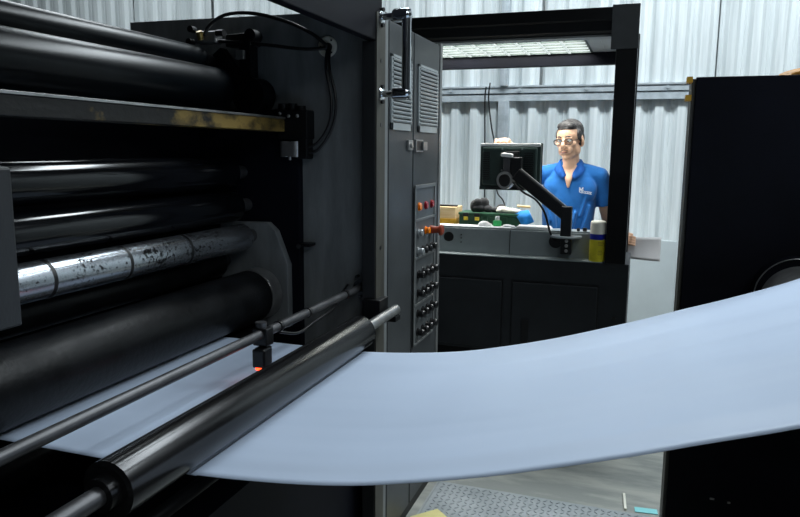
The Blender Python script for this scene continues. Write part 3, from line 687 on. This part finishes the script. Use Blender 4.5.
# small bottle, crumpled paper and papers
BT = thing('small_bottle', (-.81, 4.095, ZT + .0022), 'small white bottle with green label in front of the toolbox', 'bottle')
build('bottle_body', MB().lathe((-.81, 4.095, ZT + .0022), (0, 0, 1), [(0, .024), (.03, .026), (.035, .014)], 20), 'green_bright', BT)
build('cap', MB().lathe((-.81, 4.095, ZT + .0372), (0, 0, 1), [(0, .013), (.022, .013)], 16), 'white', BT)
blob('crumpled_tissue', [((-.885, 4.08, ZT + .0165), (.032, .025, .014)), ((-.865, 4.075, ZT + .01), (.03, .02, .01)), ((-.905, 4.08, ZT + .008), (.02, .02, .008))], 'white', 'crumpled white tissue left of the small bottle', 'tissue', .003)
blob('crumpled_tissue', [((-.745, 4.08, ZT + .008), (.03, .02, .008)), ((-.72, 4.075, ZT + .006), (.02, .02, .006))], 'white', 'flat white tissue right of the small bottle', 'tissue', .002)
ws = MB(); ws.obox((-.95, 4.065, ZT + .001), (.46, .105, .002), (0, 0, .01)); tag(build('paper_sheet', ws, 'white'), 'long white sheet lying on the console ledge under the small bottle', 'paper')
PS = MB()
for i in range(4): PS.obox((-.59, 4.07, ZT + .0018 + .0034 * i), (.20 - .006 * i, .11, .003), (0, 0, .02 * (i - 1.5)))
tag(build('paper_stack', PS, 'white'), 'flat stack of white papers at the front of the console top', 'papers')

# ------------------------------------------------------------------ operator
def person():
    PZ = FZ + .12
    P = thing('person', (-.45, 4.66, PZ), 'person in a blue polo shirt and glasses leaning at the monitor behind the console', 'person')
    hc = Vector((-.462, 4.58, 1.668))
    Rh = Euler((radians(8), radians(-3), radians(-15))).to_matrix()     # forward of the head is local -Y
    HS = 1.07
    H = lambda x, y, z: hc + Rh @ Vector((x * HS, y * HS, z * HS))
    hr = tuple(Rh.to_euler())
    b = MB()
    def E(c, r, rot=None):
        R = Rh @ (Euler(rot).to_matrix() if rot else Matrix.Identity(3))
        b.ell(H(*c), tuple(k * HS for k in r), tuple(R.to_euler()), 24, 16)
    E((0, .018, .035), (.072, .090, .080)); E((0, -.018, .028), (.064, .070, .068)); E((0, -.022, -.028), (.056, .062, .070))
    E((0, -.048, -.083), (.030, .032, .026)); E((0, -.022, -.070), (.048, .050, .034))
    for s in (-1, 1):
        E((s * .040, -.052, -.014), (.020, .022, .018)); E((s * .026, -.080, .024), (.024, .012, .008), (0, s * .12, 0))
        E((s * .050, -.005, -.055), (.014, .035, .030), (.5, 0, 0))
        E((s * .072, .012, -.006), (.007, .018, .031), (0, s * -.15, s * .45)); E((s * .076, .020, -.002), (.005, .020, .029), (0, s * -.15, s * .45)); E((s * .073, .010, -.03), (.007, .011, .012))
        E((s * .012, -.090, -.026), (.010, .011, .008))
        E((s * .024, -.072, -.045), (.018, .014, .022))
    b.caps(H(0, -.082, .020), H(0, -.110, -.014), .0085, .0125); E((0, -.106, -.022), (.014, .014, .011))
    E((0, -.084, -.052), (.023, .010, .006)); E((0, -.082, -.063), (.019, .010, .007)); E((0, -.078, -.088), (.018, .012, .014))
    # neck and upper chest
    nb = Vector((-.452, 4.655, 1.46))
    b.caps(H(0, .018, -.055), nb, .050, .058); b.caps(H(0, -.010, -.075), Vector((-.452, 4.60, 1.455)), .034, .05)
    b.loft([(-.45, 4.66, 1.00, .12, .09), (-.45, 4.66, 1.15, .125, .09), (-.45, 4.65, 1.30, .135, .095), (-.45, 4.65, 1.40, .14, .09), (-.45, 4.655, 1.45, .12, .07), (-.452, 4.655, 1.475, .07, .055)])
    # arms: his right (image left) up to the monitor, his left (image right) hanging bent behind the post
    sR, eR, wR = Vector((-.650, 4.63, 1.445)), Vector((-.835, 4.435, 1.425)), Vector((-.805, 4.235, 1.602))
    sL, eL, wL = Vector((-.270, 4.65, 1.445)), Vector((-.165, 4.69, 1.165)), Vector((-.120, 4.715, 1.065))
    eL = Vector((-.205, 4.72, 1.155)); wL = Vector((-.155, 4.67, 1.045))
    for s_, e_, w_ in ((sR, eR, wR), (sL, eL, wL)):
        b.caps(s_, e_, .052, .040); b.caps(e_, e_ + (w_ - e_) * .35, .041, .040); b.caps(e_ + (w_ - e_) * .3, w_, .040, .026)
    # right hand over the monitor's top edge
    hz = 1.6525
    b.ell((-.802, 4.175, 1.638 + .018), (.040, .048, .015), (radians(22), 0, 0)); b.caps(wR, (-.803, 4.20, 1.642), .026, .022)
    for i, (fx, L) in enumerate(((-.835, .050), (-.813, .060), (-.790, .056), (-.768, .042))):
        k0 = Vector((fx, 4.150, 1.664 - .002 * abs(i - 1.5))); k1 = k0 + Vector((0, -.034, .002)); k2 = k1 + Vector((.001, -.022, -.012)); k3 = k2 + Vector((0, -.006, -.016))
        b.caps(k0 + Vector((0, .03, 0)), k0, .0098, .0102); b.caps(k0, k1, .0102, .0092); b.caps(k1, k2, .0092, .0084); b.caps(k2, k3, .0084, .0075)
    b.caps((-.770, 4.20, 1.645), (-.748, 4.165, 1.640), .012, .0105); b.caps((-.748, 4.165, 1.640), (-.741, 4.142, 1.622), .0105, .009)
    # left hand holding the sheet, just right of the post
    b.ell((-.110, 4.705, 1.040), (.045, .016, .036), (0, radians(25), 0)); b.caps(wL, (-.13, 4.695, 1.038), .026, .022)
    for i in range(4):
        k0 = Vector((-.080, 4.716 - .003 * i, 1.062 - .016 * i)); k1 = k0 + Vector((.026, -.010, .002)); k2 = k1 + Vector((.018, .0, -.005)); 
        b.caps(k0 - Vector((.03, 0, 0)), k0, .009, .0093); b.caps(k0, k1, .0093, .0086); b.caps(k1, k2, .0086, .0075)
    b.caps((-.11, 4.70, 1.065), (-.078, 4.724, 1.080), .011, .010); b.caps((-.078, 4.724, 1.080), (-.055, 4.738, 1.074), .010, .0085)
    # hips and legs inside the trousers
    for s in (-1, 1):
        hp = Vector((-.45 + s * .085, 4.66, .98)); kn = Vector((-.45 + s * .10, 4.63, .47)); an = Vector((-.45 + s * .105, 4.68, PZ + .085))
        b.caps(hp, kn, .080, .055); b.caps(kn, kn + (an - kn) * .35, .054, .056); b.caps(kn + (an - kn) * .3, an, .056, .036)
        b.caps(an - Vector((0, 0, .03)), an + Vector((0, -.15, -.055)), .036, .024)
    body = build('body', b, 'skin', P, remesh=.0042, smooth_it=3)
    # hair
    h = MB()
    def HE(c, r, rot=None):
        R = Rh @ (Euler(rot).to_matrix() if rot else Matrix.Identity(3)); h.ell(H(*c), tuple(k * HS for k in r), tuple(R.to_euler()), 24, 16)
    HE((0, .030, .052), (.0765, .086, .074)); HE((0, -.012, .083), (.058, .062, .036), (.15, 0, 0)); HE((.0, .048, .010), (.073, .066, .070))
    HE((-.010, -.046, .094), (.040, .026, .020), (.5, 0, 0)); HE((.022, -.046, .092), (.034, .024, .018), (.5, .2, 0))
    for s in (-1, 1): HE((s * .064, -.005, .035), (.0125, .030, .034)); HE((s * .068, .0, .008), (.007, .012, .022))
    for k in range(26):
        an = random.uniform(0, 2 * pi); rr = random.uniform(.0, .055)
        HE((rr * cos(an), -.005 + rr * 1.15 * sin(an), .112 - rr * rr * 9), (.014, .018, .012), (0, 0, an))
    build('hair', h, 'hair', P, remesh=.0042, smooth_it=1)
    eb = MB()
    for s in (-1, 1): eb.tube([H(s * .012, -.0915, .031), H(s * .026, -.0925, .036), H(s * .044, -.080, .030)], [.0032, .0042, .002], 8)
    build('eyebrows', eb, 'hair', P)
    li = MB(); li.tube([H(-.020, -.0895, -.0575), H(-.008, -.0945, -.0560), H(0, -.0945, -.0570), H(.008, -.0945, -.0560), H(.020, -.0895, -.0575)], [.0015, .0035, .0035, .0035, .0015], 8)
    build('lips', li, 'lips', P)
    mo = MB(); 
    for s in (-1, 1): mo.tube([H(s * .004, -.0975, -.0445), H(s * .014, -.0945, -.0455), H(s * .023, -.0885, -.050)], [.0022, .0020, .0010], 8)
    tag(build('moustache', mo, 'hair', P), 'thin dark moustache')
    for s in (-1, 1):
        e_ = build('eye', MB().ell(H(s * .028, -.0755, .0085), (.0135, .0125, .0085), hr, 16, 10), 'eye_white', P)
        build('iris', MB().ell(H(s * .028 - .003, -.0875, .006), (.0045, .002, .0045), hr, 12, 8), 'iris', e_)
    # glasses
    gl = MB()
    for s in (-1, 1):
        pts = []
        for k in range(25):
            t = 2 * pi * k / 24; c_, s_ = cos(t), sin(t)
            pts.append(H(s * .031 + .0245 * math.copysign(abs(c_) ** .8, c_), -.101 + .08 * (abs(s * .031 + .0245 * c_) - .01) ** 1.0 * .22, .004 + .0165 * math.copysign(abs(s_) ** .8, s_)))
        gl.tube(pts, .0022, 6, cap=False)
        gl.tube([H(s * .055, -.098, .010), H(s * .070, -.075, .011), H(s * .078, .0, .006), H(s * .078, .022, -.006)], .0016, 6)
    gl.tube([H(-.0065, -.101, .008), H(0, -.104, .011), H(.0065, -.101, .008)], .0016, 6)
    g = build('glasses', gl, 'black', P); g['label'] = 'thin rimmed glasses'
    for s in (-1, 1):
        ln = MB().ell(H(s * .031, -.0985, .004), (.0235, .0012, .0158), hr, 20, 10)
        build('lens', ln, LENS, g)
    # polo shirt: torso shell with short sleeves, open neck
    s = MB(); R = [(-.46, 4.665, .90, .165, .125), (-.46, 4.665, 1.05, .158, .122), (-.46, 4.66, 1.18, .166, .124), (-.455, 4.655, 1.31, .174, .126), (-.45, 4.65, 1.41, .170, .118), (-.45, 4.65, 1.455, .150, .100), (-.451, 4.655, 1.495, .112, .082), (-.452, 4.658, 1.528, .082, .068), (-.452, 4.66, 1.544, .066, .060)]
    s.loft(R, 48, p=2.05)
    s.caps((-.53, 4.65, 1.475), sR, .054, .058); s.caps((-.37, 4.65, 1.475), sL, .054, .058)
    s.lathe(sR, eR - sR, [(-.02, .058), (0, .064), (.08, .063), (.18, .061)], 28)
    dL = eL - sL; s.lathe(sL, dL, [(-.02, .052), (0, .059), (.10, .060), (.185, .066)], 28)
    s.ell((-.52, 4.60, 1.36), (.10, .062, .10)); s.ell((-.38, 4.60, 1.36), (.10, .062, .10))
    # soft folds
    for a_, b_, r_ in (((-.335, 4.56, 1.36), (-.37, 4.545, 1.20), .009), ((-.32, 4.565, 1.26), (-.36, 4.55, 1.08), .011), ((-.52, 4.53, 1.28), (-.50, 4.545, 1.06), .010), ((-.40, 4.53, 1.22), (-.43, 4.545, 1.02), .010), ((-.60, 4.60, 1.36), (-.56, 4.55, 1.16), .012)):
        s.caps(a_, b_, r_, r_ * .7)
    sh_ = build('polo_shirt', s, 'shirt', P, remesh=.006, smooth_it=2)
    # V opening of bare skin on the chest and folded collar
    v = MB()
    def surf(x, z):   # y of the shirt front
        return 4.53 + .0 * x
    cv = MB(); cv.prism([(-.490, 1.475), (-.412, 1.475), (-.440, 1.345), (-.462, 1.345)], 'Y', 4.514, 4.60)
    chest = MB(); chest.ell((-.455, 4.585, 1.445), (.040, .056, .095), (radians(-12), 0, 0), 24, 14)
    col_ = MB()
    import itertools
    def strip(pa, pb, th=.004):
        A = bez(pa, 6); B = bez(pb, 6); k = len(A); vs_ = []
        for a_, b_ in zip(A, B): vs_ += [a_, b_]
        col_.add(vs_, [(2 * i, 2 * i + 2, 2 * i + 3, 2 * i + 1) for i in range(k - 1)], True)
    # around the neck: inner top edge, outer fallen edge
    for m_ in (-1, 1):
        X = lambda x: -.452 + m_ * x
        strip([(X(0), 4.728, 1.552), (X(.058), 4.690, 1.552), (X(.064), 4.62, 1.540), (X(.044), 4.565, 1.508), (X(.016), 4.534, 1.452)],
              [(X(0), 4.752, 1.505), (X(.080), 4.700, 1.513), (X(.094), 4.605, 1.492), (X(.078), 4.540, 1.462), (X(.034), 4.520, 1.428)])
    co = build('collar', col_, 'collar', sh_, fix=False); q = co.modifiers.new('t', 'SOLIDIFY'); q.thickness = .005
    # open placket: skin-coloured V is the body's upper chest showing
    vv = MB(); N = 10; vs_ = []
    for i in range(N + 1):
        t = i / N; z = 1.512 - .135 * t; hw = .042 * (1 - t) + .003
        yy = 4.572 - .050 * min(1, t * 1.6) + .002 * t
        for k in range(7): u = k / 6 * 2 - 1; vs_.append((-.452 + hw * u, yy + .006 * u * u - .003, z))
    vv.add(vs_, [(i * 7 + k, i * 7 + k + 1, (i + 1) * 7 + k + 1, (i + 1) * 7 + k) for i in range(N) for k in range(6)], True)
    o = build('open_neck', vv, 'skin', body, fix=False); q = o.modifiers.new('t', 'SOLIDIFY'); q.thickness = .004
    # white chest emblem, letters too small to read
    em = MB()
    def stroke(x0, z0, x1, z1, w=.0035):
        d_ = Vector((x1 - x0, 0, z1 - z0)); em.obox(((x0 + x1) / 2, 4.5155, (z0 + z1) / 2), (d_.length + w, .004, w), (0, -math.atan2(d_.z, d_.x), 0))
    ex, ez = -.380, 1.352
    for a_ in ((0, 0, 0, .026), (0, .026, .010, .012), (.010, .012, .020, .026), (.020, .026, .020, .008), (0, 0, .014, -.006), (.004, .014, .014, .004)): stroke(ex + a_[0], ez + a_[1], ex + a_[2], ez + a_[3], .005)
    for k in range(6):
        x = ex + .018 + .010 * k; z = ez - .006 - .0015 * k
        stroke(x, z, x, z + .012, .0032); stroke(x, z + .012, x + .006, z + .012, .003); stroke(x, z, x + .006, z, .003)
    build('chest_emblem', em, 'white', sh_)
    tr = MB(); tr.loft([(-.45, 4.665, .76, .165, .125), (-.45, 4.665, .90, .172, .122), (-.45, 4.665, 1.0, .165, .115)], 32)
    for s_ in (-1, 1):
        hp = Vector((-.45 + s_ * .085, 4.66, .92)); kn = Vector((-.45 + s_ * .10, 4.63, .47)); an = Vector((-.45 + s_ * .105, 4.68, PZ + .09))
        tr.caps(hp, kn, .098, .070); tr.lathe(kn, an - kn, [(0, .070), ((an - kn).length, .062)], 24)
    build('trousers', tr, 'trousers', P, remesh=.010, smooth_it=2)
    for s_ in (-1, 1):
        sm = MB(); x = -.45 + s_ * .105; sm.ell((x, 4.62, PZ + .040), (.048, .135, .040)); sm.ell((x, 4.70, PZ + .065), (.045, .055, .060)); sm.box(x - .045, x + .045, 4.50, 4.74, PZ + .001, PZ + .02)
        build('shoe', sm, 'shoe', P, remesh=.006, smooth_it=2)
    return P
LENS, t_, b_ = nt('glass_lens'); b_.inputs['Transmission Weight'].default_value = 1; b_.inputs['Roughness'].default_value = .0; b_.inputs['IOR'].default_value = 1.15; b_.inputs['Base Color'].default_value = (.95, .98, 1, 1)
person()
sp = MB(); sp.box(-1.1, .0, 4.44, 5.0, FZ, FZ + .12)
tag(build('step_platform', sp, 'checker', bevel=.004), 'low steel step the man stands on behind the console', 'step')

# ------------------------------------------------------------------ floor things
CK = thing('floor_plate', (-.4, 3.0, FZ), 'diamond-pattern steel floor plate lying between the two presses', 'floor plate')
build('plate', MB().box(-.965, .12, 1.9, 3.49, FZ, FZ + .006), 'checker', CK, bevel=.001)
lz = MB(); r0 = FZ + .006; k = 0; pitch = .032
ny = int(1.0 / pitch); nx = int(1.06 / pitch)
for i in range(nx):
    for j in range(ny):
        x = -.95 + i * pitch + .016; y = 2.50 + j * pitch; s_ = 1 if (i + j) % 2 else -1
        c_, q_ = cos(s_ * pi / 4), sin(s_ * pi / 4); L, W = .0155, .0052
        P4 = [(L, 0), (0, W), (-L, 0), (0, -W)]
        base_ = [(x + a * c_ - b * q_, y + a * q_ + b * c_, r0) for a, b in P4]
        top_ = [(x + (a * c_ - b * q_) * .6, y + (a * q_ + b * c_) * .6, r0 + .0042) for a, b in P4]
        lz.add(base_ + top_, [(4, 5, 6, 7), (0, 1, 5, 4), (1, 2, 6, 5), (2, 3, 7, 6), (3, 0, 4, 7)])
build('tread_pattern', lz, 'checker', CK, fix=False)
build('edge_trim', MB().box(-.975, -.965, 1.9, 3.49, FZ, FZ + .010), 'vent', CK)
tag(build('yellow_pad', MB().obox((-.905, 3.085, FZ + .013), (.10, .16, .006), (0, 0, radians(-42))), 'pad', bevel=.001), 'yellow pad lying on the diamond floor plate by the cabinet', 'pad')
tag(build('white_stick', MB().obox((.0, 3.60, FZ + .006), (.012, .17, .012), (0, 0, radians(4))), 'cap_white'), 'short white stick on the concrete beside the floor plate', 'stick')
tag(build('cyan_card', MB().obox((.105, 3.545, FZ + .003), (.11, .05, .003), (0, 0, .1)), 'cyan'), 'small cyan card on the floor by the black panel', 'card')

# ------------------------------------------------------------------ lamps
def lamp(nm, x, y, z, lx, ly, power, col=(.86, .95, 1.0), label=''):
    t = thing(nm, (x, y, z), label, 'ceiling light', 'fluorescent ceiling lights')
    build('lamp_housing', MB().box(x - lx / 2 - .02, x + lx / 2 + .02, y - ly / 2 - .02, y + ly / 2 + .02, z + .02, z + .09), 'soffit', t)
    rod = MB()
    if ly > lx: rod.cyl((x, y - ly * .4, z + .09), (x, y - ly * .4, RZ1), .008, 8).cyl((x, y + ly * .4, z + .09), (x, y + ly * .4, RZ1), .008, 8)
    else: rod.cyl((x - lx * .4, y, z + .09), (x - lx * .4, y, RZ1), .008, 8).cyl((x + lx * .4, y, z + .09), (x + lx * .4, y, RZ1), .008, 8)
    build('hanger', rod, 'galv', t)
    L = bpy.data.lights.new('tube', 'AREA'); L.shape = 'RECTANGLE'; L.size = lx; L.size_y = ly; L.energy = power; L.color = col
    o = bpy.data.objects.new('tube', L); COL.objects.link(o); o.parent = t; o.location = (0, 0, .012); return t
lamp('ceiling_light', .9, 2.0, 3.6, .14, 2.4, 15, label='long fluorescent ceiling light above the right press')
lamp('ceiling_light', -3.9, 4.3, 3.9, 2.4, .5, 42, label='fluorescent ceiling light above the left side of the hall')
lamp('ceiling_light', -.6, 4.1, 3.9, 2.2, .5, 92, label='fluorescent ceiling light above the console')
lamp('ceiling_light', 2.0, 4.0, 3.9, 2.0, .5, 92, label='fluorescent ceiling light near the back wall, right')
lamp('ceiling_light', 1.9, -1.8, 3.6, 2.0, .2, 42, label='unseen fill light behind the viewer')  # unseen source, fills in the faces turned toward the viewer
lamp('ceiling_light', 2.4, .2, 3.6, .14, 2.4, 14, label='long fluorescent ceiling light on the far right side')
L = bpy.data.lights.new('canopy_tube', 'AREA'); L.shape = 'RECTANGLE'; L.size = 1.1; L.size_y = .5; L.energy = 60; L.color = (1, 1, .95)
o = bpy.data.objects.new('canopy_tube', L); COL.objects.link(o); o.parent = CO; o.location = (-.13, .115, 2.2445 - FZ)

wd = bpy.data.worlds.new('world'); sc.world = wd; wd.use_nodes = True
wd.node_tree.nodes['Background'].inputs[0].default_value = (.5, .6, .7, 1); wd.node_tree.nodes['Background'].inputs[1].default_value = .05

# ------------------------------------------------------------------ camera
F = 700.; YAW = radians(19.1); PT = radians(8.8); RL = radians(.5)
fw = Vector((-sin(YAW) * cos(PT), cos(YAW) * cos(PT), -sin(PT))); r0 = Vector((cos(YAW), sin(YAW), 0)); u0 = r0.cross(fw)
rr = r0 * cos(RL) + u0 * sin(RL); uu = -r0 * sin(RL) + u0 * cos(RL)
cam = bpy.data.cameras.new('camera'); co_ = bpy.data.objects.new('camera', cam); COL.objects.link(co_)
mw = Matrix((rr, uu, -fw)).transposed().to_4x4(); mw.translation = Vector((0, 0, 1.6)); co_.matrix_world = mw
cam.sensor_width = 36; cam.lens = F / 800 * 36; cam.clip_start = .02
sc.camera = co_
sc.view_settings.view_transform = 'Standard'; sc.view_settings.look = 'None'; sc.view_settings.gamma = 1; sc.view_settings.use_curve_mapping = False
sc.view_settings.exposure = 0.0
